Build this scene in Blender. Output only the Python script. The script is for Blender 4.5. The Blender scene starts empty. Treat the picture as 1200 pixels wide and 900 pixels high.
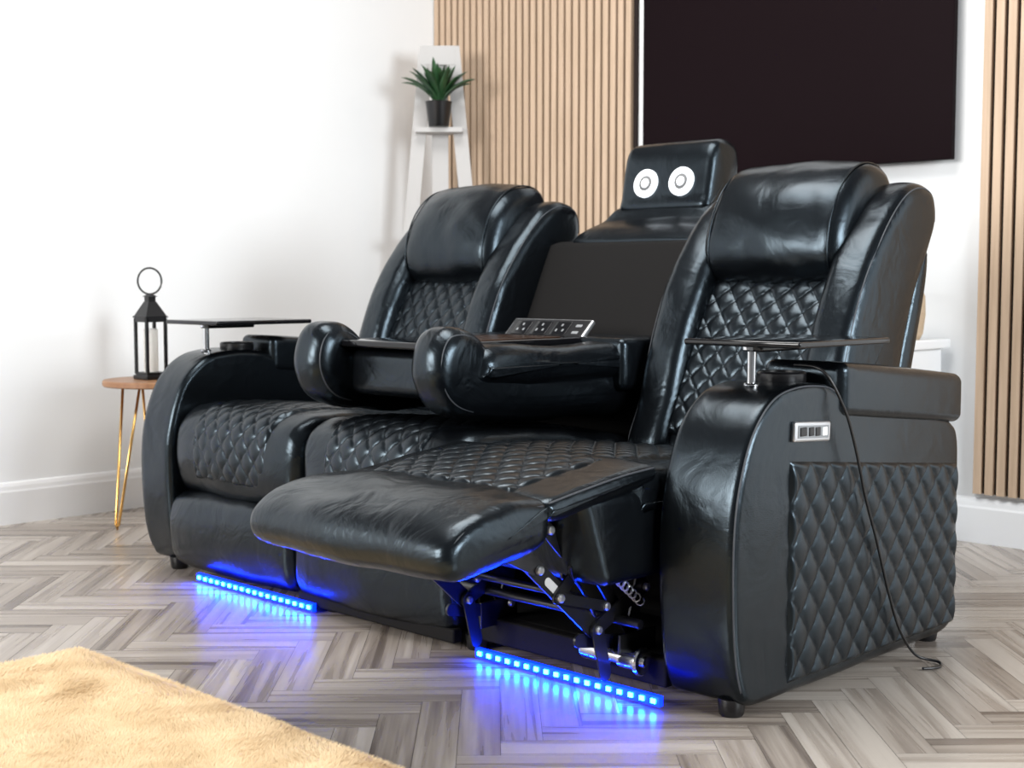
import bpy, bmesh, math, random
from mathutils import Vector, Matrix, noise
random.seed(3)
COL = bpy.context.scene.collection
WL = {}

# ------------------------------------------------------------------ materials
def mat(name, col, rough=0.5, metal=0.0, emis=None, es=0.0, spec=0.5, coat=0.0, alpha=1.0, trans=0.0):
    m = bpy.data.materials.new(name); m.use_nodes = True
    b = m.node_tree.nodes['Principled BSDF']
    b.inputs['Base Color'].default_value = (*col, 1)
    b.inputs['Roughness'].default_value = rough
    b.inputs['Metallic'].default_value = metal
    b.inputs['Specular IOR Level'].default_value = spec
    b.inputs['Coat Weight'].default_value = coat
    b.inputs['Transmission Weight'].default_value = trans
    if emis:
        b.inputs['Emission Color'].default_value = (*emis, 1)
        b.inputs['Emission Strength'].default_value = es
    return m, m.node_tree, b

def add_noise_bump(nt, b, scales, dist=0.002, coord='Object'):
    tc = nt.nodes.new('ShaderNodeTexCoord'); prev = None
    for sc, st in scales:
        n = nt.nodes.new('ShaderNodeTexNoise'); n.inputs['Scale'].default_value = sc
        n.inputs['Detail'].default_value = 4
        nt.links.new(tc.outputs[coord], n.inputs['Vector'])
        bp = nt.nodes.new('ShaderNodeBump'); bp.inputs['Strength'].default_value = st
        bp.inputs['Distance'].default_value = dist
        nt.links.new(n.outputs['Fac'], bp.inputs['Height'])
        if prev: nt.links.new(prev.outputs['Normal'], bp.inputs['Normal'])
        prev = bp
    nt.links.new(prev.outputs['Normal'], b.inputs['Normal'])

def leather(name, col, rough, wr=.35):
    m, nt, b = mat(name, col, rough, spec=.55)
    b.inputs['Specular Tint'].default_value = (.66, .85, 1.0, 1)
    tc = nt.nodes.new('ShaderNodeTexCoord')
    n1 = nt.nodes.new('ShaderNodeTexNoise'); n1.inputs['Scale'].default_value = 9; n1.inputs['Detail'].default_value = 3
    n1.inputs['Distortion'].default_value = 1.2
    v = nt.nodes.new('ShaderNodeTexVoronoi'); v.inputs['Scale'].default_value = 420
    nt.links.new(tc.outputs['Object'], n1.inputs['Vector']); nt.links.new(tc.outputs['Object'], v.inputs['Vector'])
    b1 = nt.nodes.new('ShaderNodeBump'); b1.inputs['Strength'].default_value = wr; b1.inputs['Distance'].default_value = 0.012
    b2 = nt.nodes.new('ShaderNodeBump'); b2.inputs['Strength'].default_value = 0.22; b2.inputs['Distance'].default_value = 0.0006
    nt.links.new(n1.outputs['Fac'], b1.inputs['Height']); nt.links.new(v.outputs['Distance'], b2.inputs['Height'])
    nt.links.new(b1.outputs['Normal'], b2.inputs['Normal']); nt.links.new(b2.outputs['Normal'], b.inputs['Normal'])
    return m
LEA = leather('black_leather', (0.0022, 0.0026, 0.0034), 0.265)
LEAS = leather('black_smooth_leather', (0.0022, 0.0026, 0.0034), 0.26, .2)
LEAQ = leather('black_quilted_leather', (0.0022, 0.0026, 0.0034), 0.28, .08)
STI = mat('stitch_thread', (0.045, 0.05, 0.06), 0.5)[0]
FAB, nt_, b_ = mat('black_lining_fabric', (0.006, 0.0055, 0.0055), 0.8, spec=.2); add_noise_bump(nt_, b_, [(300, .3)])
BLK = mat('black_plastic', (0.006, 0.006, 0.007), 0.32)[0]
GLS = mat('black_gloss', (0.005, 0.005, 0.006), 0.08)[0]
STL, nt_, b_ = mat('dark_steel', (0.075, 0.075, 0.08), 0.30, 0.9); add_noise_bump(nt_, b_, [(60, .1)])
CHR = mat('chrome', (0.75, 0.76, 0.78), 0.15, 1.0)[0]
SIL = mat('brushed_silver', (0.62, 0.63, 0.65), 0.32, 0.9)[0]
GRY = mat('grey_mesh', (0.22, 0.23, 0.24), 0.5)[0]
CON = mat('grey_cone', (0.16, 0.165, 0.17), 0.6, spec=.2)[0]
LBL = mat('printed_label', (0.5, 0.5, 0.5), 0.6)[0]
WHT = mat('white_plastic', (0.85, 0.86, 0.87), 0.4)[0]
LITE = mat('speaker_white', (0.9, 0.92, 0.95), 0.4, emis=(0.9, 0.95, 1), es=1.0)[0]
LEDB = mat('led_blue_tape', (0.002, 0.012, 0.7), 0.4, emis=(0.0, 0.012, 1.0), es=8)[0]
LEDW = mat('led_blue_diode', (0.1, 0.3, 1), 0.4, emis=(0.0012, 0.034, 1.0), es=520)[0]

def wood(name, c1, c2, rough, scale=(3, 60, 3)):
    m, nt, b = mat(name, c1, rough)
    tc = nt.nodes.new('ShaderNodeTexCoord'); mp = nt.nodes.new('ShaderNodeMapping'); mp.inputs['Scale'].default_value = scale
    n = nt.nodes.new('ShaderNodeTexNoise'); n.inputs['Scale'].default_value = 1.0; n.inputs['Detail'].default_value = 6
    r = nt.nodes.new('ShaderNodeValToRGB')
    r.color_ramp.elements[0].position = .3; r.color_ramp.elements[0].color = (*c2, 1)
    r.color_ramp.elements[1].position = .7; r.color_ramp.elements[1].color = (*c1, 1)
    nt.links.new(tc.outputs['Object'], mp.inputs['Vector']); nt.links.new(mp.outputs['Vector'], n.inputs['Vector'])
    nt.links.new(n.outputs['Fac'], r.inputs['Fac']); nt.links.new(r.outputs['Color'], b.inputs['Base Color'])
    return m
OAK = wood('light_oak_slat', (0.58, 0.43, 0.31), (0.45, 0.325, 0.225), 0.6, (60, 60, 3))
FELT, nt_, b_ = mat('dark_felt', (0.016, 0.009, 0.008), 0.95); add_noise_bump(nt_, b_, [(200, .3)])
TOPW = wood('warm_wood_top', (0.36, 0.19, 0.09), (0.24, 0.11, 0.055), 0.4, (8, 60, 20))
DKW = wood('dark_walnut', (0.05, 0.025, 0.014), (0.025, 0.012, 0.008), 0.25, (60, 8, 20))
GOLD = mat('brass_rod', (0.80, 0.48, 0.16), 0.25, 1.0)[0]
WPT, nt_, b_ = mat('whitewashed_wood', (0.47, 0.46, 0.455), 0.6); add_noise_bump(nt_, b_, [(40, .2)])
WALL, nt_, b_ = mat('white_wall_paint', (0.81, 0.825, 0.84), 0.75); add_noise_bump(nt_, b_, [(180, .08), (6, .04)])
TRIM = mat('white_gloss_trim', (0.80, 0.81, 0.825), 0.35)[0]
LEAF = wood('leaf_green', (0.030, 0.10, 0.030), (0.008, 0.035, 0.016), 0.4, (20, 20, 4))
GLASS = mat('lantern_glass', (1, 1, 1), 0.05, trans=1.0)[0]
GLASS.node_tree.nodes['Principled BSDF'].inputs['IOR'].default_value = 1.05
CAN = mat('candle_wax', (0.85, 0.84, 0.80), 0.5)[0]
RATT, nt_, b_ = mat('woven_rattan', (0.50, 0.38, 0.26), 0.8); add_noise_bump(nt_, b_, [(90, .8)], .01)
SCR, nt_, b_ = mat('tv_screen', (0.0065, 0.0028, 0.0040), 0.6, spec=.05)
SOIL = mat('soil', (0.03, 0.02, 0.012), 0.9)[0]

# ------------------------------------------------------------------ mesh helpers (return (V,F))
def join(*parts):
    V = []; F = []
    for v, f in parts:
        o = len(V); V += list(v); F += [tuple(i + o for i in ff) for ff in f]
    return V, F

def mk(name, VF, m, parent=None, smooth=True, label=None, recalc=True, matidx=None, angle=None):
    V, F = VF
    lo = [min(v[i] for v in V) for i in range(3)]; hi = [max(v[i] for v in V) for i in range(3)]
    c = Vector([(lo[i] + hi[i]) / 2 for i in range(3)])
    me = bpy.data.meshes.new(name)
    me.from_pydata([(v[0] - c[0], v[1] - c[1], v[2] - c[2]) for v in V], [], F)
    for mm in (m if isinstance(m, (list, tuple)) else [m]): me.materials.append(mm)
    if matidx:
        me.polygons.foreach_set('material_index', matidx)
    me.polygons.foreach_set('use_smooth', [smooth] * len(F))
    if recalc:
        bm = bmesh.new(); bm.from_mesh(me); bmesh.ops.recalc_face_normals(bm, faces=bm.faces[:]); bm.to_mesh(me); bm.free()
    if smooth and angle:
        me.set_sharp_from_angle(angle=math.radians(angle))
    me.update()
    o = bpy.data.objects.new(name, me); COL.objects.link(o)
    WL[o.name] = c.copy()
    if parent: o.parent = parent; o.location = c - WL[parent.name]
    else: o.location = c
    if label: o['label'] = label
    return o

def thing(name, loc, label, cat):
    o = bpy.data.objects.new(name, None); COL.objects.link(o); o.location = loc; o.empty_display_size = .1
    WL[o.name] = Vector(loc); o['label'] = label; o['category'] = cat
    return o

def spline(pts, closed=True, n=6):
    out = []; N = len(pts); rng = N if closed else N - 1
    D = len(pts[0])
    for i in range(rng):
        if closed: p = [pts[(i + k - 1) % N] for k in range(4)]
        else: p = [pts[max(0, min(N - 1, i + k - 1))] for k in range(4)]
        for j in range(n):
            t = j / n
            out.append(tuple(0.5 * (2 * p[1][d] + (p[2][d] - p[0][d]) * t + (2 * p[0][d] - 5 * p[1][d] + 4 * p[2][d] - p[3][d]) * t * t
                       + (3 * p[1][d] - p[0][d] - 3 * p[2][d] + p[3][d]) * t ** 3) for d in range(D)))
    if not closed: out.append(tuple(pts[-1]))
    return out

def extrude(prof, u0, u1, r=.03, puff=0.0, cap=None, n=6, mid=10, wob=0.0, k=6, seed=0, bend=None):
    """profile (v,z) swept along u, rounded at both ends"""
    L = spline(prof, True, n); N = len(L)
    area = sum(L[i][0] * L[(i + 1) % N][1] - L[(i + 1) % N][0] * L[i][1] for i in range(N))
    if area < 0: L = L[::-1]
    nr = []
    for i in range(N):
        a = L[(i - 1) % N]; b = L[(i + 1) % N]; tx = b[0] - a[0]; ty = b[1] - a[1]; l = math.hypot(tx, ty) or 1
        nr.append((ty / l, -tx / l))
    secs = []
    for i in range(k + 1):
        th = i / k * math.pi / 2; secs.append((u0 + r * (1 - math.cos(th)), r * (1 - math.sin(th))))
    for i in range(1, mid):
        t = i / mid; secs.append((u0 + r + (u1 - u0 - 2 * r) * t, 0))
    for i in range(k, -1, -1):
        th = i / k * math.pi / 2; secs.append((u1 - r * (1 - math.cos(th)), r * (1 - math.sin(th))))
    V = []; F = []; um = (u0 + u1) / 2; hu = (u1 - u0) / 2
    for (u, ins) in secs:
        tt = (u - um) / hu; pf = puff * (1 - tt * tt)
        for i in range(N):
            off = pf - ins
            p = Vector((u, L[i][0] + nr[i][0] * off, L[i][1] + nr[i][1] * off))
            if wob:
                q = noise.noise(p * 7 + Vector((seed, 0, 0))) * wob + noise.noise(p * 18 + Vector((seed, 5, 0))) * wob * .4
                p += Vector((0, nr[i][0] * q, nr[i][1] * q))
            if bend: p = bend(p)
            V.append(tuple(p))
    S = len(secs)
    for s in range(S - 1):
        for i in range(N):
            F.append((s * N + i, s * N + (i + 1) % N, (s + 1) * N + (i + 1) % N, (s + 1) * N + i))
    for end in (0, S - 1):
        base = end * N
        if cap is None: F.append(tuple(base + i for i in range(N)))
        else:
            cu = sum(V[base + i][0] for i in range(N)) / N; cv = sum(V[base + i][1] for i in range(N)) / N; cz = sum(V[base + i][2] for i in range(N)) / N
            sg = -1 if end == 0 else 1; prev = base
            for s in (.9, .75, .5, .25):
                st = len(V)
                for i in range(N):
                    q = V[base + i]; V.append((q[0] + sg * cap * (1 - s * s), cv + (q[1] - cv) * s, cz + (q[2] - cz) * s))
                for i in range(N): F.append((prev + i, prev + (i + 1) % N, st + (i + 1) % N, st + i))
                prev = st
            ci = len(V); V.append((cu + sg * cap, cv, cz))
            for i in range(N): F.append((prev + i, prev + (i + 1) % N, ci))
    return V, F

def rbox(c, size, r=.01, k=3, m=4, bulge=(0, 0, 0), fn=None, rot=None):
    h = [s / 2 for s in size]; r = min(r, min(h) * .999)
    ax = []
    for a in range(3):
        e = [h[a] - r + r * math.tan(i / k * math.pi / 4) for i in range(k + 1)]
        inner = [-(h[a] - r) + 2 * (h[a] - r) * i / m for i in range(1, m)]
        ax.append([-x for x in reversed(e)] + inner + e)
    n = [len(a) for a in ax]; idx = {}; V = []; F = []
    R = rot.to_matrix() if rot else None
    def vid(i, j, l):
        key = (i, j, l)
        if key in idx: return idx[key]
        q = Vector((ax[0][i], ax[1][j], ax[2][l]))
        inn = Vector([max(-(h[a] - r), min(h[a] - r, q[a])) for a in range(3)])
        d = q - inn
        p = inn + d.normalized() * r if d.length > 1e-9 else q
        nn = [p[a] / h[a] for a in range(3)]
        p = Vector((p[0] + math.copysign(bulge[0], p[0]) * (1 - nn[1] ** 2) * (1 - nn[2] ** 2) * abs(nn[0]),
                    p[1] + math.copysign(bulge[1], p[1]) * (1 - nn[0] ** 2) * (1 - nn[2] ** 2) * abs(nn[1]),
                    p[2] + math.copysign(bulge[2], p[2]) * (1 - nn[0] ** 2) * (1 - nn[1] ** 2) * abs(nn[2])))
        if R: p = R @ p
        p = p + Vector(c)
        if fn: p = Vector(fn(p))
        idx[key] = len(V); V.append(tuple(p)); return idx[key]
    for a, (b, cc) in ((0, (1, 2)), (1, (0, 2)), (2, (0, 1))):
        for e in (0, n[a] - 1):
            for i in range(n[b] - 1):
                for j in range(n[cc] - 1):
                    q = []
                    for di, dj in ((0, 0), (1, 0), (1, 1), (0, 1)):
                        t = [0, 0, 0]; t[a] = e; t[b] = i + di; t[cc] = j + dj; q.append(vid(*t))
                    F.append(tuple(q))
    return V, F

def box(lo, hi):
    V = [(x, y, z) for x in (lo[0], hi[0]) for y in (lo[1], hi[1]) for z in (lo[2], hi[2])]
    return V, [(0, 1, 3, 2), (4, 6, 7, 5), (0, 4, 5, 1), (2, 3, 7, 6), (0, 2, 6, 4), (1, 5, 7, 3)]

def lathe(prof, c, axis=(0, 0, 1), seg=32):
    q = Vector(axis).to_track_quat('Z', 'Y'); V = []; F = []
    for (r, h) in prof:
        for i in range(seg):
            a = i / seg * 2 * math.pi
            V.append(tuple(Vector(c) + q @ Vector((max(r, 1e-5) * math.cos(a), max(r, 1e-5) * math.sin(a), h))))
    for s in range(len(prof) - 1):
        for i in range(seg): F.append((s * seg + i, s * seg + (i + 1) % seg, (s + 1) * seg + (i + 1) % seg, (s + 1) * seg + i))
    F.append(tuple(range(seg))); F.append(tuple((len(prof) - 1) * seg + i for i in range(seg)))
    return V, F

def disc(c, r, h, axis=(0, 0, 1), bev=.003, seg=32):
    return lathe([(r - bev, 0), (r, bev), (r, h - bev), (r - bev, h)], c, axis, seg)

def tube(pts, r, seg=10, closed=False):
    V = []; F = []; N = len(pts); P = [Vector(p) for p in pts]; up = Vector((.13, .21, 1)).normalized()
    for i in range(N):
        a = P[(i - 1) % N] if (closed or i > 0) else P[i]; b = P[(i + 1) % N] if (closed or i < N - 1) else P[i]
        t = (b - a).normalized(); x = t.cross(up)
        if x.length < .05: x = t.cross(Vector((1, 0, 0)))
        x.normalize(); y = t.cross(x)
        for j in range(seg):
            an = j / seg * 2 * math.pi; V.append(tuple(P[i] + x * math.cos(an) * r + y * math.sin(an) * r))
    for i in range(N if closed else N - 1):
        for j in range(seg):
            k2 = (i + 1) % N
            F.append((i * seg + j, i * seg + (j + 1) % seg, k2 * seg + (j + 1) % seg, k2 * seg + j))
    if not closed: F.append(tuple(range(seg))); F.append(tuple((N - 1) * seg + j for j in range(seg)))
    return V, F

def quilt(f, S, T, cw, ch, amp=.007, res=.0032, fade=.014, crown=0.0, edge=.005, pw=.26):
    ns = max(8, int(S / res)); ntt = max(8, int(T / res)); V = []; F = []
    for i in range(ns + 1):
        for j in range(ntt + 1):
            s = i / ns; t = j / ntt; P, N = f(s, t)
            x = s * S / cw; y = t * T / ch
            g = abs(math.sin(math.pi * (x + y))) * abs(math.sin(math.pi * (x - y)))
            e = min(1, min(s * S, (1 - s) * S, t * T, (1 - t) * T) / fade)
            e = math.sin(max(0, e) * math.pi / 2)
            h = amp * g ** pw * e - (1 - e) * edge + crown * (1 - (2 * t - 1) ** 2)
            V.append(tuple(Vector(P) + Vector(N) * h))
    for i in range(ns):
        for j in range(ntt):
            a = i * (ntt + 1) + j; F.append((a, a + 1, a + ntt + 2, a + ntt + 1))
    return V, F

def path_f(pts, u0, u1, off=0.0):
    P = spline(pts, False, 10); L = [0]
    for i in range(1, len(P)): L.append(L[-1] + math.hypot(P[i][0] - P[i - 1][0], P[i][1] - P[i - 1][1]))
    T = L[-1]
    def f(s, t):
        d = s * T; i = 1
        while i < len(L) - 1 and L[i] < d: i += 1
        k = (d - L[i - 1]) / max(1e-9, L[i] - L[i - 1])
        k = max(0, min(1, k))
        v = P[i - 1][0] + (P[i][0] - P[i - 1][0]) * k; z = P[i - 1][1] + (P[i][1] - P[i - 1][1]) * k
        def tan(i):
            i0 = max(0, i - 2); i1 = min(len(P) - 1, i + 2)
            tx = P[i1][0] - P[i0][0]; tz = P[i1][1] - P[i0][1]; l = math.hypot(tx, tz); return tx / l, tz / l
        ta, tb = tan(i - 1), tan(i); tx = ta[0] * (1 - k) + tb[0] * k; tz = ta[1] * (1 - k) + tb[1] * k
        n = (0, -tz, tx)
        return (u0 + (u1 - u0) * t, v + n[1] * off, z + n[2] * off), n
    return f, T

def bar(p1, p2, w, ua, ub, seg=10):
    v1, z1 = p1; v2, z2 = p2; a0 = math.atan2(z2 - z1, v2 - v1); L = []
    for i in range(seg + 1):
        a = a0 - math.pi / 2 + math.pi * i / seg; L.append((v2 + w / 2 * math.cos(a), z2 + w / 2 * math.sin(a)))
    for i in range(seg + 1):
        a = a0 + math.pi / 2 + math.pi * i / seg; L.append((v1 + w / 2 * math.cos(a), z1 + w / 2 * math.sin(a)))
    N = len(L); V = [(ua, *p) for p in L] + [(ub, *p) for p in L]
    F = [tuple(range(N)), tuple(range(N, 2 * N))] + [(i, (i + 1) % N, N + (i + 1) % N, N + i) for i in range(N)]
    return V, F

def inset_line(prof, i0, i1, d, u, n=6):
    L = spline(prof, True, n); N = len(L)
    area = sum(L[i][0] * L[(i + 1) % N][1] - L[(i + 1) % N][0] * L[i][1] for i in range(N)); s = 1 if area > 0 else -1
    out = []
    for i in range(i0 * n, i1 * n + 1):
        a = L[(i - 1) % N]; b = L[(i + 1) % N]; tx = b[0] - a[0]; tz = b[1] - a[1]; l = math.hypot(tx, tz)
        out.append((u, L[i % N][0] - s * tz / l * d, L[i % N][1] + s * tx / l * d))
    return out

def struct(o): o['kind'] = 'structure'; return o

# ------------------------------------------------------------------ ROOM
XL, YB = -.925, 2.10
struct(mk('wall_left', box((XL - .12, -4.5, 0), (XL, YB + .12, 2.7)), WALL, smooth=False))
struct(mk('wall_back', box((XL, YB, 0), (6.0, YB + .12, 2.7)), WALL, smooth=False))
def baseboard(name, along, a0, a1, pos, sgn):
    prof = [(0, 0), (.018, 0), (.018, .115), (.015, .122), (.013, .135), (.008, .146), (0, .15)]
    V = []; n = len(prof)
    for a in (a0, a1):
        for d, z in prof:
            V.append((pos + sgn * d, a, z) if along == 'y' else (a, pos + sgn * d, z))
    F = [tuple(range(n)), tuple(range(n, 2 * n))] + [(i, (i + 1) % n, n + (i + 1) % n, n + i) for i in range(n)]
    struct(mk(name, (V, F), TRIM, smooth=False))
baseboard('baseboard_left', 'y', -4.5, YB, XL, 1)
baseboard('baseboard_back', 'x', XL + .018, 6.0, YB, -1)

# herringbone floor
W, L_ = .080, .40
V = []; F = []; uv = []; tone = []
c45 = math.sqrt(.5)
rng = random.Random(11)
for i in range(-120, 120):
    for j in range(-16, 17):
        ox = i * W - j * L_; oy = i * W + j * L_
        for kind in (0, 1):
            if kind == 0: x0, y0, x1, y1 = ox, oy, ox + L_, oy + W
            else: x0, y0, x1, y1 = ox, oy + W, ox + W, oy + W + L_
            g = .0005; x0 += g; y0 += g; x1 -= g; y1 -= g
            cx, cy = (x0 + x1) / 2, (y0 + y1) / 2
            wx = (cx - cy) * c45 + 2.0; wy = (cx + cy) * c45 - .9
            if not (-1.3 < wx < 6.1 and -4.6 < wy < 2.4): continue
            b = len(V); r1 = rng.random() * 50; r2 = rng.random() * 50; t = rng.random()
            for (x, y) in ((x0, y0), (x1, y0), (x1, y1), (x0, y1)):
                V.append(((x - y) * c45 + 2.0, (x + y) * c45 - .9, 0))
                uv.append((x + r1, y + r2) if kind == 0 else (y + r1, x + r2)); tone.append(t)
            F.append((b, b + 1, b + 2, b + 3))
nf = len(F)
b = len(V); V += [(-1.12, -4.5, -.002), (6, -4.5, -.002), (6, 2.22, -.002), (-1.12, 2.22, -.002)]; F.append((b, b + 1, b + 2, b + 3)); uv += [(0, 0)] * 4; tone += [0] * 4
me = bpy.data.meshes.new('floor'); me.from_pydata(V, [], F)
vi = [0] * len(me.loops); me.loops.foreach_get('vertex_index', vi)
me.uv_layers.new(name='UVMap')
me.uv_layers['UVMap'].data.foreach_set('uv', [c for i in vi for c in uv[i]])
me.attributes.new('tone', 'FLOAT', 'CORNER')
me.attributes['tone'].data.foreach_set('value', [tone[i] for i in vi])
FM, nt, b = mat('herringbone_wood', (.4, .35, .3), .22, spec=.6)
uvn = nt.nodes.new('ShaderNodeUVMap')
def gn(sc, det, dist):
    mp = nt.nodes.new('ShaderNodeMapping'); mp.inputs['Scale'].default_value = sc
    n = nt.nodes.new('ShaderNodeTexNoise'); n.inputs['Scale'].default_value = 1; n.inputs['Detail'].default_value = det; n.inputs['Distortion'].default_value = dist
    nt.links.new(uvn.outputs[0], mp.inputs[0]); nt.links.new(mp.outputs[0], n.inputs['Vector']); return n
n1 = gn((1.3, 30, 1), 3, .5); n2 = gn((2.5, 120, 1), 2, .1)
mixn = nt.nodes.new('ShaderNodeMath'); mixn.operation = 'MULTIPLY_ADD'; mixn.inputs[1].default_value = .30
nt.links.new(n2.outputs['Fac'], mixn.inputs[0]); nt.links.new(n1.outputs['Fac'], mixn.inputs[2])
ta = nt.nodes.new('ShaderNodeAttribute'); ta.attribute_name = 'tone'
mx = nt.nodes.new('ShaderNodeMath'); mx.operation = 'MULTIPLY_ADD'; mx.inputs[1].default_value = .28
nt.links.new(ta.outputs['Fac'], mx.inputs[0]); nt.links.new(mixn.outputs[0], mx.inputs[2])
rp = nt.nodes.new('ShaderNodeValToRGB'); cr = rp.color_ramp
cr.elements[0].position = .48; cr.elements[0].color = (.125, .100, .084, 1)
cr.elements[1].position = .98; cr.elements[1].color = (.44, .395, .350, 1)
e = cr.elements.new(.73); e.color = (.285, .243, .208, 1)
nt.links.new(mx.outputs[0], rp.inputs[0]); nt.links.new(rp.outputs[0], b.inputs['Base Color'])
rr = nt.nodes.new('ShaderNodeMapRange'); rr.inputs['To Min'].default_value = .22; rr.inputs['To Max'].default_value = .34
nt.links.new(n1.outputs['Fac'], rr.inputs[0]); nt.links.new(rr.outputs[0], b.inputs['Roughness'])
bp = nt.nodes.new('ShaderNodeBump'); bp.inputs['Strength'].default_value = .10; bp.inputs['Distance'].default_value = .0006
nt.links.new(n2.outputs['Fac'], bp.inputs['Height']); nt.links.new(bp.outputs[0], b.inputs['Normal'])
GAP = mat('floor_joint', (.06, .05, .043), .7)[0]
me.materials.append(FM); me.materials.append(GAP); me.polygons[nf].material_index = 1
fo = bpy.data.objects.new('floor', me); COL.objects.link(fo); fo['kind'] = 'structure'

# slatted acoustic panels
def slats(name, u0, u1, z0, z1):
    back = box((u0, YB - .012, z0), (u1, YB, z1)); V, F = back; idx = [0] * 6
    u = u0 + .004
    while u + .026 <= u1 + .001:
        V, F = join((V, F), box((u, YB - .030, z0), (u + .026, YB - .012, z1))); idx += [1] * 6; u += .040
    return mk(name, (V, F), [FELT, OAK], smooth=False, recalc=False, matidx=idx)
for nm, a, b2 in (('wall_slat_panel', XL + .002, .245), ('wall_slat_panel', 1.683, 2.90)):
    o = slats(nm, a, b2, .165, 2.68); o['label'] = 'light oak vertical slat acoustic wall panel with dark felt gaps'; o['category'] = 'wall panel'

# television
tv = thing('television', (.955, YB - .03, 1.26), 'large flat dark maroon-black television screen mounted on the white wall', 'television')
mk('screen', rbox((.955, YB - .045, 1.63), (1.285, .03, .745), .004), SCR, tv, angle=30)
mk('wall_mount', box((.76, YB - .031, 1.45), (1.16, YB, 1.8)), BLK, tv, smooth=False)

# ------------------------------------------------------------------ SOFA
sofa = thing('recliner_sofa', (1.12, .45, 0), 'black leather three-seat power recliner sofa with blue floor lights', 'sofa')
armprof = [(.008, .055), (-.014, .13), (-.024, .25), (-.022, .38), (-.002, .48), (.04, .57), (.11, .632), (.2, .652), (.30, .648), (.35, .632), (.42, .600),
           (.52, .580), (.65, .565), (.80, .548), (.865, .53), (.90, .48), (.905, .3), (.905, .11), (.895, .055), (.855, .026), (.75, .021), (.45, .020), (.12, .020), (.035, .026)]
def arm(u0, u1, outer):
    a = mk('armrest', extrude(armprof, u0, u1, .020, cap=None, wob=.002, seed=u0 * 9), LEAS, sofa)
    sg = 1 if outer == u1 else -1
    def sh(p): return (p[0], p[1], p[2] - .095 * (p[1] - .62))
    mk('storage_lid', rbox(((u0 + u1) / 2 + sg * .004, .622, .609), (u1 - u0 + .014, .545, .115), .022, k=5, m=10, bulge=(.004, .004, .006), fn=sh), LEAS, a)
    def f(s, t):
        v = .165 + .718 * s; top = .500 - .10 * (v - .165); z = .045 + (top - .045) * t
        return (outer + sg * .003, v, z), (sg, 0, 0)
    q = quilt(f, .718, .45, .0715, .090, .0090, res=.0032, fade=.010, edge=.0035, pw=.32)
    mk('quilted_side_panel', q, LEAQ, a, label='diamond-quilted black leather side panel')
    mk('stitched_seam', tube(inset_line(armprof, 0, 9, .0057, outer - sg * .0050), .0020, 6), STI, a)
    um = (u0 + u1) / 2
    mk('cup_holder', lathe([(.05, 0), (.052, .004), (.052, .02), (.048, .024), (.041, .024), (.04, -.02), (.0, -.02)], (um, .275, .648)), BLK, a, angle=40)
    tv0, tv1 = .10, .45
    ta_, tb_ = (um - .125, um + .155)
    mk('tray_table', rbox(((ta_ + tb_) / 2, (tv0 + tv1) / 2, .736), (tb_ - ta_, tv1 - tv0, .013), .005, k=3, m=2), GLS, a, label='black swivel tray table top', angle=40)
    mk('tray_stem', join(disc((um, .165, .645), .009, .083), disc((um, .165, .645), .016, .008), disc((um, .165, .718), .02, .012)), CHR, a, label='chrome tray stem', angle=40)
    mk('tray_bracket', rbox((um + .01, .235, .724), (.05, .17, .014), .006), BLK, a)
    return a
ra = arm(2.02, 2.21, 2.21)
la = arm(.045, .205, .045)
rX = Matrix.Rotation(-.06, 3, 'X').to_euler()
cp = mk('control_plate', rbox((2.214, .235, .555), (.012, .135, .042), .0055, rot=rX), SIL, ra, label='brushed silver control plate', angle=50)
mk('control_plate_inset', rbox((2.2202, .235, .555), (.002, .115, .026), .0009, rot=rX), GRY, ra)
for i, dv in enumerate((-.040, -.010, .014, .040)):
    mk('control_button', rbox((2.2215, .235 + dv, .5555 - .06 * dv), (.004, .024 if i == 0 else .018, .018), .0018), WHT if i == 3 else BLK, ra)
# seats with footrest closed
seatprof = [(.66, .43), (.5, .465), (.3, .486), (.14, .498), (.05, .488), (-.002, .44), (-.014, .36), (-.002, .285), (.035, .245), (.12, .235), (.4, .24), (.66, .26)]
fasc = [(.002, .240), (-.028, .21), (-.036, .15), (-.030, .08), (-.008, .038), (.04, .028), (.12, .028), (.13, .15), (.12, .232), (.05, .244)]
for (u0, u1) in ((.207, .808), (.815, 1.418)):
    s = mk('seat_cushion', extrude(seatprof, u0, u1, .045, puff=.010, cap=.003, wob=.008, seed=u0), LEA, sofa)
    f, S = path_f([(-.009, .290), (-.0175, .36), (-.005, .445), (.047, .495), (.14, .504), (.3, .493), (.5, .472), (.62, .446)], u0 + .115, u1 - .115, .0)
    mk('quilted_seat_panel', quilt(f, S, u1 - u0 - .23, .075, .062, .0080, fade=.018, crown=.003, edge=.009), LEAQ, s, label='diamond-quilted black leather seat insert')
    mk('front_panel', extrude(fasc, u0, u1, .03, puff=.010, cap=.002, wob=.006, seed=u0 + 3), LEA, sofa, label='padded leather panel of the closed footrest')
# reclined seat
ru0, ru1 = 1.425, 2.012
sp = [(.68, .40), (.5, .435), (.3, .462), (.1, .478), (-.04, .488), (-.08, .47), (-.08, .40), (-.04, .375), (.2, .36), (.66, .33)]
s = mk('seat_cushion', extrude(sp, ru0, ru1, .04, puff=.006, cap=.003, wob=.006, seed=7), LEA, sofa)
f, S = path_f([(-.07, .487), (.05, .488), (.2, .478), (.35, .463), (.6, .43)], ru0 + .09, ru1 - .10)
mk('quilted_seat_panel', quilt(f, S, ru1 - ru0 - .19, .075, .062, .0080, fade=.018, crown=.006, edge=.006), LEAQ, s, label='diamond-quilted black leather seat insert')
mk('seat_side_skirt', rbox(((ru0 + ru1) / 2, -.03, .355), (ru1 - ru0 - .01, .34, .19), .025, k=4, m=8, bulge=(.004, .01, 0), fn=lambda p: (p[0], p[1] + (.355 - p[2]) * .35, p[2])), LEA, s)
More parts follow.
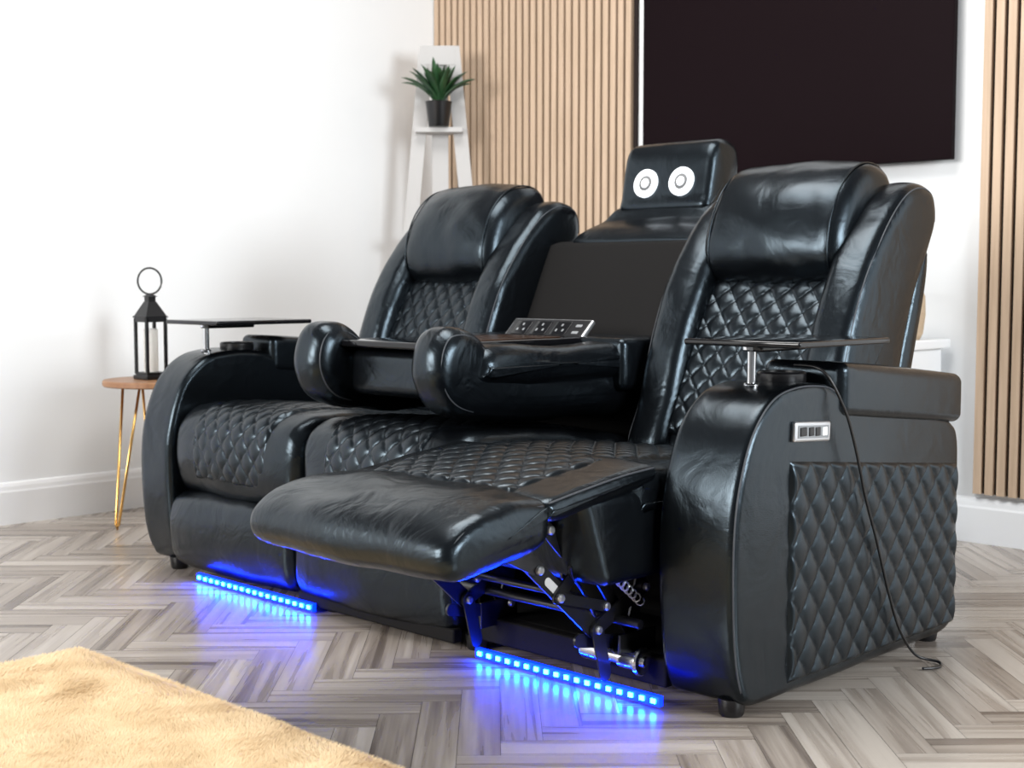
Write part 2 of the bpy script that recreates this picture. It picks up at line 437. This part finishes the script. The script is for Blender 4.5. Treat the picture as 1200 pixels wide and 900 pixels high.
# footrest
fr = mk('footrest', extrude([(-.33, .455), (-.40, .459), (-.48, .450), (-.545, .431), (-.583, .400), (-.588, .362), (-.56, .338), (-.50, .340), (-.42, .352), (-.35, .362), (-.322, .385), (-.318, .435)],
        ru0 - .012, ru1 + .002, .032, puff=.012, cap=.004, wob=.006, seed=12, mid=20), LEA, sofa, label='raised padded leather footrest')
mk('calf_pad', extrude([(-.02, .492), (-.12, .485), (-.25, .468), (-.325, .456), (-.34, .435), (-.325, .412), (-.2, .425), (-.05, .447), (-.01, .465)],
        ru0 + .002, ru1 + .004, .022, puff=.006, cap=.003, wob=.004, seed=13), LEA, fr)
f, S = path_f([(-.335, .459), (-.25, .471), (-.12, .488), (-.045, .492)], ru0 + .07, ru1 - .10)
mk('quilted_calf_panel', quilt(f, S, ru1 - ru0 - .17, .075, .062, .0075, fade=.014, crown=.006, edge=.005), LEAQ, fr)
mk('stitched_seam', tube([(2.0105, v, z) for (v, z) in spline([(-.33, .450), (-.25, .462), (-.12, .479), (-.02, .486)], False, 6)], .002, 6), STI, fr)
mk('stitched_seam', tube([(2.004, v, z) for (v, z) in spline([(-.34, .445), (-.45, .444), (-.535, .425), (-.575, .395), (-.578, .365)], False, 6)], .002, 6), STI, fr)
# mechanism
mech = mk('recliner_mechanism', tube([(1.45, -.02, .16), (1.98, -.02, .16)], .010, 12), STL, sofa, label='black steel reclining mechanism', angle=40)
mk('cross_rod', tube([(1.50, -.24, .37), (1.92, -.24, .37)], .008, 12), STL, mech)
mk('cross_rod', tube([(1.50, -.10, .215), (1.90, -.10, .215)], .008, 12), STL, mech)
for um in (1.52, 1.93): mk('mounting_bracket', rbox((um, .03, .10), (.006, .12, .06), .002), STL, mech)
for um in (1.90, 1.52):
    bars = [((-.50, .345), (-.20, .385), .032, -.003, .003), ((-.31, .345), (-.085, .15), .038, .004, .010),
            ((-.085, .15), (.07, .215), .032, .011, .016), ((-.23, .375), (-.14, .285), .030, .011, .016),
            ((-.14, .285), (-.20, .235), .028, .011, .016), ((-.16, .275), (.08, .30), .028, -.004, .002),
            ((-.05, .25), (.05, .12), .028, -.01, -.005), ((-.12, .13), (.05, .10), .028, -.004, .002), ((.05, .10), (.10, .28), .032, -.01, -.005),
            ((-.085, .15), (-.06, .055), .034, .017, .021), ((-.20, .235), (-.06, .195), .022, .017, .021), ((-.36, .350), (-.26, .300), .026, .011, .016)]
    for p1, p2, w_, a, b2 in bars:
        mk('linkage_bar', bar(p1, p2, w_, um + a, um + b2), STL, mech, smooth=False)
    for v, z in ((-.085, .15), (.07, .215), (-.31, .345), (-.14, .285), (-.23, .375), (-.20, .235), (.05, .12), (-.06, .195), (-.26, .300)):
        mk('bolt', lathe([(.009, 0), (.009, .007), (.006, .010), (0, .010)], (um + .0185, v, z), (1, 0, 0), 12), SIL, mech, angle=40)
mk('warning_label', bar((-.225, .27), (-.175, .227), .018, 1.9102, 1.9108), LBL, mech, smooth=False, label='small white printed label')
mk('recliner_motor', lathe([(.0, 0), (.020, 0), (.022, .004), (.022, .07), (.016, .075), (.016, .10), (.022, .104), (.022, .15), (0, .15)], (1.82, -.01, .080), (1, 0, 0)), CHR, mech, label='chrome motor tube', angle=40)
mk('motor_end_cap', join(disc((1.970, -.01, .080), .030, .010, (1, 0, 0)), disc((1.978, -.01, .080), .012, .008, (1, 0, 0))), CHR, mech, angle=40)
sprg = [(1.945 + .011 * math.cos(k * .7), -.13 + .0014 * k, .315 - .0011 * k + .011 * math.sin(k * .7)) for k in range(110)]
mk('coil_spring', tube(sprg, .0019, 6), SIL, mech)
mk('power_lead', tube(spline([(1.93, -.20, .37), (1.935, -.16, .33), (1.93, -.18, .29), (1.9, -.10, .22), (1.85, 0, .13)], False, 8), .004, 8), BLK, mech)
# base frame
mk('base_frame', join(rbox((1.12, .47, .06), (1.80, .84, .05), .008), box((1.43, .30, .07), (2.015, .32, .36)), box((.21, .80, .07), (2.015, .83, .60)), rbox((1.72, .035, .055), (.59, .03, .06), .006), rbox((1.12, -.004, .030), (.60, .03, .034), .006), box((1.42, .06, .09), (1.428, .6, .40))), FAB, sofa, smooth=False)
# feet
for (x, y) in ((2.165, .038), (2.165, .84), (.16, .035), (.09, .84), (.92, .03), (1.45, .03)):
    mk('foot', lathe([(.022, 0), (.025, .004), (.028, .030), (.028, .036)], (x, y, 0), seg=24), BLK, sofa, angle=40)
# led strips
for (u0, u1) in ((.370, .910), (1.515, 2.045)):
    n = 18; V, F = box((u0, -.040, .006), (u1, -.028, .027)); idx = [0] * 6
    for i in range(n):
        uu = u0 + (i + .5) * (u1 - u0) / n
        V, F = join((V, F), box((uu - .0055, -.0435, .012), (uu + .0055, -.040, .021))); idx += [1] * 6
    mk('led_strip', (V, F), [LEDB, LEDW], sofa, smooth=False, recalc=False, matidx=idx, label='glowing blue LED strip')
# backrests
wing = [(.60, .42), (.645, .55), (.69, .70), (.755, .85), (.85, .98), (.93, 1.06), (1.0, 1.098), (1.065, 1.103), (1.112, 1.078), (1.125, 1.01), (1.085, .93), (1.01, .80), (.96, .65), (.92, .48), (.89, .40), (.75, .38)]
core = [(.62, .38), (.70, .58), (.80, .76), (.90, .92), (.98, 1.04), (1.05, 1.06), (1.09, 1.0), (1.05, .85), (.98, .65), (.92, .45), (.88, .36), (.72, .34)]
pil = [(.835, .865), (.805, .92), (.812, 1.0), (.85, 1.08), (.91, 1.135), (.98, 1.158), (1.05, 1.145), (1.085, 1.09), (1.07, 1.02), (1.0, .95), (.93, .88), (.88, .85)]
rear = [(.84, .30), (.92, .55), (1.0, .78), (1.06, .93), (1.095, .935), (1.09, .85), (1.04, .68), (.985, .5), (.95, .3)]
for (u0, u1) in ((.205, .81), (1.42, 2.03)):
    um = (u0 + u1) / 2
    bk = mk('backrest', extrude(core, u0 + .08, u1 - .08, .03, puff=.01, cap=.002, wob=.005, seed=u0), LEA, sofa)
    f, S = path_f([(.878, .90), (.80, .79), (.73, .66), (.672, .54), (.64, .47)], u0 + .115, u1 - .115)
    f3 = (lambda s, t, f=f: ((f(s, t)[0][0], f(s, t)[0][1] - .010, f(s, t)[0][2]), (0, -abs(f(s, t)[1][1]), abs(f(s, t)[1][2]))))
    mk('quilted_back_panel', quilt(f3, S, u1 - u0 - .23, .075, .062, .0085, fade=.015), LEAQ, bk, label='diamond-quilted black leather back insert')
    for w0, w1 in ((u0, u0 + .125), (u1 - .125, u1)):
        mk('side_bolster', extrude(wing, w0, w1, .034, puff=.006, cap=.006, wob=.006, seed=w0 * 3), LEA, bk)
    for uu, sg in ((u1, 1), (u0, -1)):
        mk('stitched_seam', tube(inset_line(wing, 0, 9, .0095, uu - sg * .0095), .0018, 6), STI, bk)
    mk('rear_panel', extrude(rear, u0 + .01, u1 - .01, .02, cap=.002), LEA, bk)
    mk('headrest', extrude(pil, u0 + .085, u1 - .095, .05, puff=.016, cap=.008, wob=.007, seed=u0 + 5, mid=20), LEAS, bk, label='plump black leather headrest pillow')
    for uu in (u1 - .13, u0 + .12):
        mk('stitched_seam', tube(inset_line(pil, 0, 9, -.0045, uu), .0025, 6), LEAS, bk)
# middle back
mb = mk('middle_back_panel', extrude([(.70, .40), (.76, .53), (.84, .70), (.955, .94), (.985, .975), (1.05, .98), (1.07, .93), (1.0, .75), (.92, .5), (.88, .38), (.78, .36)], .80, 1.43, .015, cap=.001), FAB, sofa, label='flat black fabric panel behind the folded centre seat')
mh = mk('middle_headrest', join(
    extrude([(1.122, 1.075), (1.128, 1.12), (1.138, 1.17), (1.155, 1.245), (1.185, 1.278), (1.24, 1.282), (1.285, 1.25), (1.285, 1.15), (1.27, 1.06), (1.2, 1.05)], .955, 1.30, .028, puff=.002, cap=.004, wob=.002, seed=2),
    extrude([(1.0, .975), (1.04, 1.015), (1.10, 1.045), (1.13, 1.085), (1.2, 1.10), (1.26, 1.06), (1.24, .98), (1.1, .965)], .87, 1.385, .02, puff=.006, cap=.002, wob=.003,
            bend=lambda p: Vector((1.1275 + (p.x - 1.1275) * (1 - max(0, min(.1, p.z - 1.0)) * 3.2), p.y, p.z)))), LEAS, sofa, label='raised black leather headrest with two round speakers')
for uu in (1.062, 1.197):
    ax = Vector((0, -1, .225)).normalized(); c = Vector((uu, 1.1355, 1.157)) + ax * .001
    mk('speaker', lathe([(.0, 0), (.044, 0), (.044, .009), (.040, .012), (.029, .012), (.026, .008), (0, .007)], c, ax), LITE, mh, label='round white speaker ring', angle=60)
    mk('speaker_cone', lathe([(0, 0), (.0245, 0), (.023, .002), (0.0, .002)], c + ax * .0075, ax), CON, mh)
    mk('speaker_dome', lathe([(0, 0), (.015, 0), (.012, .004), (.006, .006), (0, .007)], c + ax * .009, ax), LITE, mh)
# console
con = mk('console', join(rbox((1.10, .40, .625), (.40, .62, .12), .03, k=4, m=6), rbox((1.108, .72, .64), (.60, .22, .14), .02, k=3, m=3)), LEA, sofa, label='fold-down centre console with table and power sockets')
jp = [(.70, .515), (.45, .512), (.25, .516), (.10, .534), (.025, .567), (-.012, .63), (-.008, .695), (.022, .738), (.075, .745), (.125, .725), (.165, .692), (.23, .655), (.34, .635), (.5, .625), (.70, .62)]
up = [(.14, .612), (.115, .655), (.145, .692), (.22, .700), (.35, .694), (.5, .690), (.70, .692), (.72, .65), (.70, .612), (.45, .607)]
for u0, u1, w1 in ((.785, .915, .915), (1.245, 1.375, 1.390)):
    mk('console_bolster', extrude(jp, u0, u1, .048, puff=.006, wob=.007, seed=u0), LEA, con)
    mk('console_roll', extrude(up, u0 + .008, w1 + .004, .036, puff=.006, cap=.002, wob=.007, seed=u0 + 2), LEA, con)
    mk('stitched_seam', tube(inset_line(jp, 3, 10, .0133, u1 - .0135), .002, 6), STI, con)
mk('console_table', rbox((1.08, .375, .700), (.35, .63, .018), .006), GLS, con, angle=40, label='glossy black console table top')
mk('console_wood_inlay', rbox((1.13, .40, .7105), (.22, .30, .004), .0015), DKW, con, angle=40, label='dark wood inlay')
RT = Matrix.Rotation(.75, 3, 'X'); tilt = RT.to_euler()
n_ = RT @ Vector((0, 0, 1)); pcn = Vector((1.095, .655, .722))
pp = mk('power_panel', rbox(pcn, (.30, .082, .014), .005, rot=tilt), SIL, sofa, label='silver-framed power socket panel', angle=40)
mk('panel_face', rbox(pcn + n_ * .007, (.288, .070, .004), .0015, rot=tilt), BLK, pp, angle=40)
for du in (-.095, -.02, .055):
    c = pcn + Vector((du, 0, 0)) + n_ * .0095
    mk('power_socket', rbox(c, (.058, .052, .003), .0012, rot=tilt), GLS, pp)
    for dx, dy in ((0, .012), (-.012, -.008), (.012, -.008)):
        mk('socket_slot', rbox(c + n_ * .0018 + RT @ Vector((dx, dy, 0)), (.006, .009, .001), .0004, rot=tilt), GRY, pp)
for dy in (-.014, .012):
    mk('usb_port', rbox(pcn + Vector((.115, 0, 0)) + n_ * .0095 + RT @ Vector((0, dy, 0)), (.022, .010, .002), .0008, rot=tilt), GRY, pp)
mk('power_cable', tube(spline([(2.13, .30, .685), (2.20, .30, .675), (2.232, .33, .60), (2.236, .37, .52), (2.236, .42, .40), (2.236, .47, .30), (2.236, .53, .17), (2.238, .58, .08), (2.25, .63, .02), (2.29, .66, .006), (2.31, .62, .006), (2.29, .585, .006)], False, 8), .0032, 8), BLK, sofa)

# ------------------------------------------------------------------ side table + lantern
tc_ = Vector((-.56, .42, 0))
tb = thing('side_table', (-.56, .42, 0), 'small round side table with brown wood top and brass hairpin legs', 'table')
mk('table_top', lathe([(0, 0), (.195, 0), (.20, .004), (.20, .018), (.196, .022), (0, .022)], (-.56, .42, .492), seg=64), TOPW, tb, angle=40)
for k in range(3):
    a = math.radians(-82 + 120 * k); d = Vector((math.cos(a), math.sin(a), 0)); t = Vector((-d.y, d.x, 0))
    foot = tc_ + d * .20
    p = [tc_ + d * .13 + t * .045 + Vector((0, 0, .490)), foot + t * .008 + Vector((0, 0, .02)), foot + Vector((0, 0, .0055)), foot - t * .008 + Vector((0, 0, .02)), tc_ + d * .13 - t * .045 + Vector((0, 0, .490))]
    mk('hairpin_leg', tube(p, .005, 8), GOLD, tb)
lx, ly, lz = -.58, .395, .514
lt = thing('lantern', (lx, ly, lz), 'black metal candle lantern with glass sides and ring handle', 'lantern')
h = .037
mk('lantern_base', join(rbox((lx, ly, lz + .008), (.092, .092, .016), .003), rbox((lx, ly, lz + .02), (.080, .080, .012), .003)), BLK, lt, angle=40)
mk('frame', join(*[box((lx + a * h - .005, ly + b * h - .005, lz + .02), (lx + a * h + .005, ly + b * h + .005, lz + .215)) for a in (-1, 1) for b in (-1, 1)],
    *[box((lx - h, ly + b * h - .005, lz + .203), (lx + h, ly + b * h + .005, lz + .218)) for b in (-1, 1)], *[box((lx + b * h - .005, ly - h, lz + .203), (lx + b * h + .005, ly + h, lz + .218)) for b in (-1, 1)]), BLK, lt, smooth=False)
mk('glass_pane', join(*[box((lx - h + .004, ly + b * h - .001, lz + .026), (lx + h - .004, ly + b * h + .001, lz + .205)) for b in (-1, 1)], *[box((lx + b * h - .001, ly - h + .004, lz + .026), (lx + b * h + .001, ly + h - .004, lz + .205)) for b in (-1, 1)]), GLASS, lt, smooth=False)
mk('candle', lathe([(0, 0), (.025, 0), (.025, .15), (.022, .153), (0, .149)], (lx, ly, lz + .026)), CAN, lt, angle=40)
def frust(c, z0, r0, z1, r1):
    V = [(c[0] + a * r0, c[1] + b * r0, z0) for a, b in ((-1, -1), (1, -1), (1, 1), (-1, 1))] + [(c[0] + a * r1, c[1] + b * r1, z1) for a, b in ((-1, -1), (1, -1), (1, 1), (-1, 1))]
    return V, [(0, 1, 2, 3), (4, 5, 6, 7)] + [(i, (i + 1) % 4, 4 + (i + 1) % 4, 4 + i) for i in range(4)]
mk('roof', join(frust((lx, ly), lz + .218, .044, lz + .224, .044), frust((lx, ly), lz + .224, .041, lz + .274, .016), frust((lx, ly), lz + .274, .014, lz + .292, .014), frust((lx, ly), lz + .292, .020, lz + .299, .010)), BLK, lt, smooth=False)
rg = [(lx + .716 * .042 * math.cos(a), ly + .698 * .042 * math.cos(a), lz + .347 + .046 * math.sin(a)) for a in [i / 32 * 2 * math.pi for i in range(32)]]
mk('ring_handle', join(tube(rg, .0035, 8, True), disc((lx, ly, lz + .294), .006, .01)), BLK, lt)

# ------------------------------------------------------------------ corner ladder shelf + plant
sx, sy = -.640, 1.845
R = Vector((.716, .698, 0)); B = Vector((-.698, .716, 0))
st = thing('ladder_shelf', (sx, sy, 0), 'whitewashed wooden A-frame ladder shelf standing in the corner', 'shelf')
def plank(p0, p1, wdir, w, tdir, t):
    V = []
    for p in (p0, p1):
        for a, b in ((-1, -1), (1, -1), (1, 1), (-1, 1)): V.append(tuple(Vector(p) + wdir * a * w / 2 + tdir * b * t / 2))
    return V, [(0, 1, 2, 3), (4, 5, 6, 7)] + [(i, (i + 1) % 4, 4 + (i + 1) % 4, 4 + i) for i in range(4)]
O = Vector((sx, sy, 0))
for sg in (-1, 1):
    mk('shelf_leg', plank(O + R * sg * .225, O + R * sg * .055 + Vector((0, 0, 1.86)), R, .06, B, .02), WPT, st, smooth=False)
mk('rear_leg', plank(O + B * .08, O + B * .02 + Vector((0, 0, 1.80)), R, .07, B, .02), WPT, st, smooth=False)
mk('top_board', plank(O + R * -.065 + Vector((0, 0, 1.82)), O + R * .065 + Vector((0, 0, 1.82)), Vector((0, 0, 1)), .08, B, .024), WPT, st, smooth=False)
for z, w, d in ((1.50, .10, .13), (1.05, .15, .17), (.62, .19, .20), (.2, .22, .22)):
    c = O - B * (d / 2 - .05) + Vector((0, 0, z))
    mk('shelf_board', plank(c - R * w, c + R * w, B, d, Vector((0, 0, 1)), .02), WPT, st, smooth=False)
pc = O - B * .075 + Vector((0, 0, 1.5105))
pl = thing('potted_plant', pc, 'spiky green aloe plant in a small dark pot', 'plant')
mk('pot', lathe([(0, 0), (.040, 0), (.043, .004), (.056, .10), (.058, .105), (.052, .107), (.05, .10), (0, .095)], pc), BLK, pl, angle=40)
mk('soil', disc(pc + Vector((0, 0, .09)), .049, .012), SOIL, pl)
leaves = []
for i in range(34):
    a = i * 2.399; lean = .15 + .98 * ((i * 7) % 17) / 17; Ln = .15 + .045 * random.random()
    d = Vector((math.cos(a), math.sin(a), 0)); t = Vector((-d.y, d.x, 0)); V = []; F = []; n = 9
    pos = pc + Vector((0, 0, .095)) + d * .012; ang = math.pi / 2 - lean * .55
    for k in range(n + 1):
        f_ = k / n; w = .019 * (1 - f_) ** .6 * (.7 + .9 * f_) + .0006
        dirn = d * math.cos(ang) + Vector((0, 0, math.sin(ang))); nn = t.cross(dirn)
        V += [tuple(pos - t * w), tuple(pos + nn * -w * .35), tuple(pos + t * w), tuple(pos + nn * -w * .8)]
        pos = pos + dirn * (Ln / n); ang -= lean * .10
    for k in range(n):
        for j in range(4): F.append((k * 4 + j, k * 4 + (j + 1) % 4, (k + 1) * 4 + (j + 1) % 4, (k + 1) * 4 + j))
    leaves.append((V, F))
mk('leaves', join(*leaves), LEAF, pl)

# ------------------------------------------------------------------ cabinet + vase behind the sofa
cb = thing('white_cabinet', (1.25, 1.92, 0), 'low white cabinet against the wall behind the sofa', 'cabinet')
mk('cabinet_body', rbox((1.25, 1.925, .33), (.64, .28, .62), .006), TRIM, cb, angle=40)
mk('cabinet_top', rbox((1.25, 1.92, .655), (.69, .31, .03), .005), TRIM, cb, angle=40)
bk_ = thing('woven_vase', (1.515, 1.92, .671), 'beige woven rattan vase on the white cabinet', 'vase')
mk('vase_body', lathe([(0, 0), (.045, 0), (.055, .02), (.062, .08), (.060, .14), (.045, .175), (.042, .185), (.036, .185), (.034, .16), (0, .03)], (1.515, 1.92, .671)), RATT, bk_)

# ------------------------------------------------------------------ rug
ru_ = (.84, -2.3, 2.9, -.645)
V = []; F = []; nx, ny = 150, 120
def hgt(x, y, e): return .003 + .024 * e ** .5 + .005 * e * noise.noise(Vector((x * 6, y * 6, 0)))
for i in range(nx + 1):
    for j in range(ny + 1):
        x = ru_[0] + (ru_[2] - ru_[0]) * i / nx; y = ru_[1] + (ru_[3] - ru_[1]) * j / ny
        e = min(x - ru_[0], ru_[2] - x, y - ru_[1], ru_[3] - y); e = max(0.0, min(1, e / .035))
        wx = .006 * noise.noise(Vector((y * 10, 1, 0))); wy = .006 * noise.noise(Vector((x * 10, 4, 0)))
        V.append((x + wx, y + wy, hgt(x, y, e)))
for i in range(nx):
    for j in range(ny):
        a = i * (ny + 1) + j; F.append((a, a + ny + 1, a + ny + 2, a + 1))
RUG, nt, b = mat('cream_fur', (.80, .62, .36), .9, spec=.1)
tcn = nt.nodes.new('ShaderNodeTexCoord'); n1 = nt.nodes.new('ShaderNodeTexNoise'); n1.inputs['Scale'].default_value = 9; n1.inputs['Detail'].default_value = 6
rp = nt.nodes.new('ShaderNodeValToRGB'); rp.color_ramp.elements[0].position = .3; rp.color_ramp.elements[0].color = (.62, .45, .26, 1); rp.color_ramp.elements[1].position = .7; rp.color_ramp.elements[1].color = (.80, .63, .41, 1)
nt.links.new(tcn.outputs['Object'], n1.inputs['Vector']); nt.links.new(n1.outputs['Fac'], rp.inputs[0]); nt.links.new(rp.outputs[0], b.inputs['Base Color'])
rg_r = random.Random(5)
for _ in range(110000):
    x = rg_r.uniform(ru_[0] + .0, ru_[0] + 1.4); y = ru_[3] - rg_r.random() ** 1.2 * .95
    e = max(0.0, min(1, min(x - ru_[0], ru_[3] - y) / .035))
    z = hgt(x, y, e) - .002
    a = 2.2 + noise.noise(Vector((x * 8, y * 8, 7))) * 2.6 + rg_r.uniform(-.8, .8)
    if e < .9: a = math.atan2(.5 if ru_[3] - y < .035 else 0, -.5 if x - ru_[0] < .035 else 0) + rg_r.uniform(-.8, .8)
    ln = rg_r.uniform(.010, .018); dx, dy = math.cos(a), math.sin(a); w = .0010
    b0 = len(V)
    V += [(x - dy * w, y + dx * w, z), (x + dy * w, y - dx * w, z), (x + dx * ln * .8, y + dy * ln * .8, z + ln * .55 * (.3 + .7 * e))]
    F.append((b0, b0 + 1, b0 + 2))
rug = mk('fluffy_rug', (V, F), RUG, recalc=False, label='cream yellow fluffy shag rug lying on the wood floor'); rug['category'] = 'rug'

# ------------------------------------------------------------------ LIGHT
def area(name, loc, target, sx_, sy_, en, col):
    l = bpy.data.lights.new(name, 'AREA'); l.shape = 'RECTANGLE'; l.size = sx_; l.size_y = sy_; l.energy = en; l.color = col
    o = bpy.data.objects.new(name, l); COL.objects.link(o); o.location = loc
    o.rotation_euler = (Vector(target) - Vector(loc)).to_track_quat('-Z', 'Y').to_euler()
area('window_light_side', (6.2, .2, 1.9), (1.0, .6, .9), 1.8, 1.5, 235, (.92, .97, 1))
area('window_light_front', (.3, -5.2, 2.1), (1.0, .8, .9), 2.5, 1.6, 310, (1, .98, .95))
area('ceiling_bounce_fill', (1.3, .1, 3.2), (1.3, .3, 0), 1.9, 1.5, 90, (1, .98, .95))  # added overhead fill, stands in for soft ceiling bounce, not a lamp
w = bpy.data.worlds.new('World'); bpy.context.scene.world = w; w.use_nodes = True
w.node_tree.nodes['Background'].inputs[0].default_value = (.93, .96, 1, 1); w.node_tree.nodes['Background'].inputs[1].default_value = .17
bpy.context.scene.view_settings.view_transform = 'Standard'

# ------------------------------------------------------------------ CAMERA
cam = bpy.data.cameras.new('camera'); co = bpy.data.objects.new('camera', cam); COL.objects.link(co)
cam.sensor_width = 36; cam.lens = 48; cam.clip_start = .05
cam.dof.use_dof = True; cam.dof.focus_distance = 3.0; cam.dof.aperture_fstop = 5.0
p = math.radians(4.3); y = math.radians(44.3)
co.location = (3.71, -2.17, .86)
d = Vector((-math.sin(y) * math.cos(p), math.cos(y) * math.cos(p), -math.sin(p)))
co.rotation_euler = d.to_track_quat('-Z', 'Y').to_euler()
bpy.context.scene.camera = co
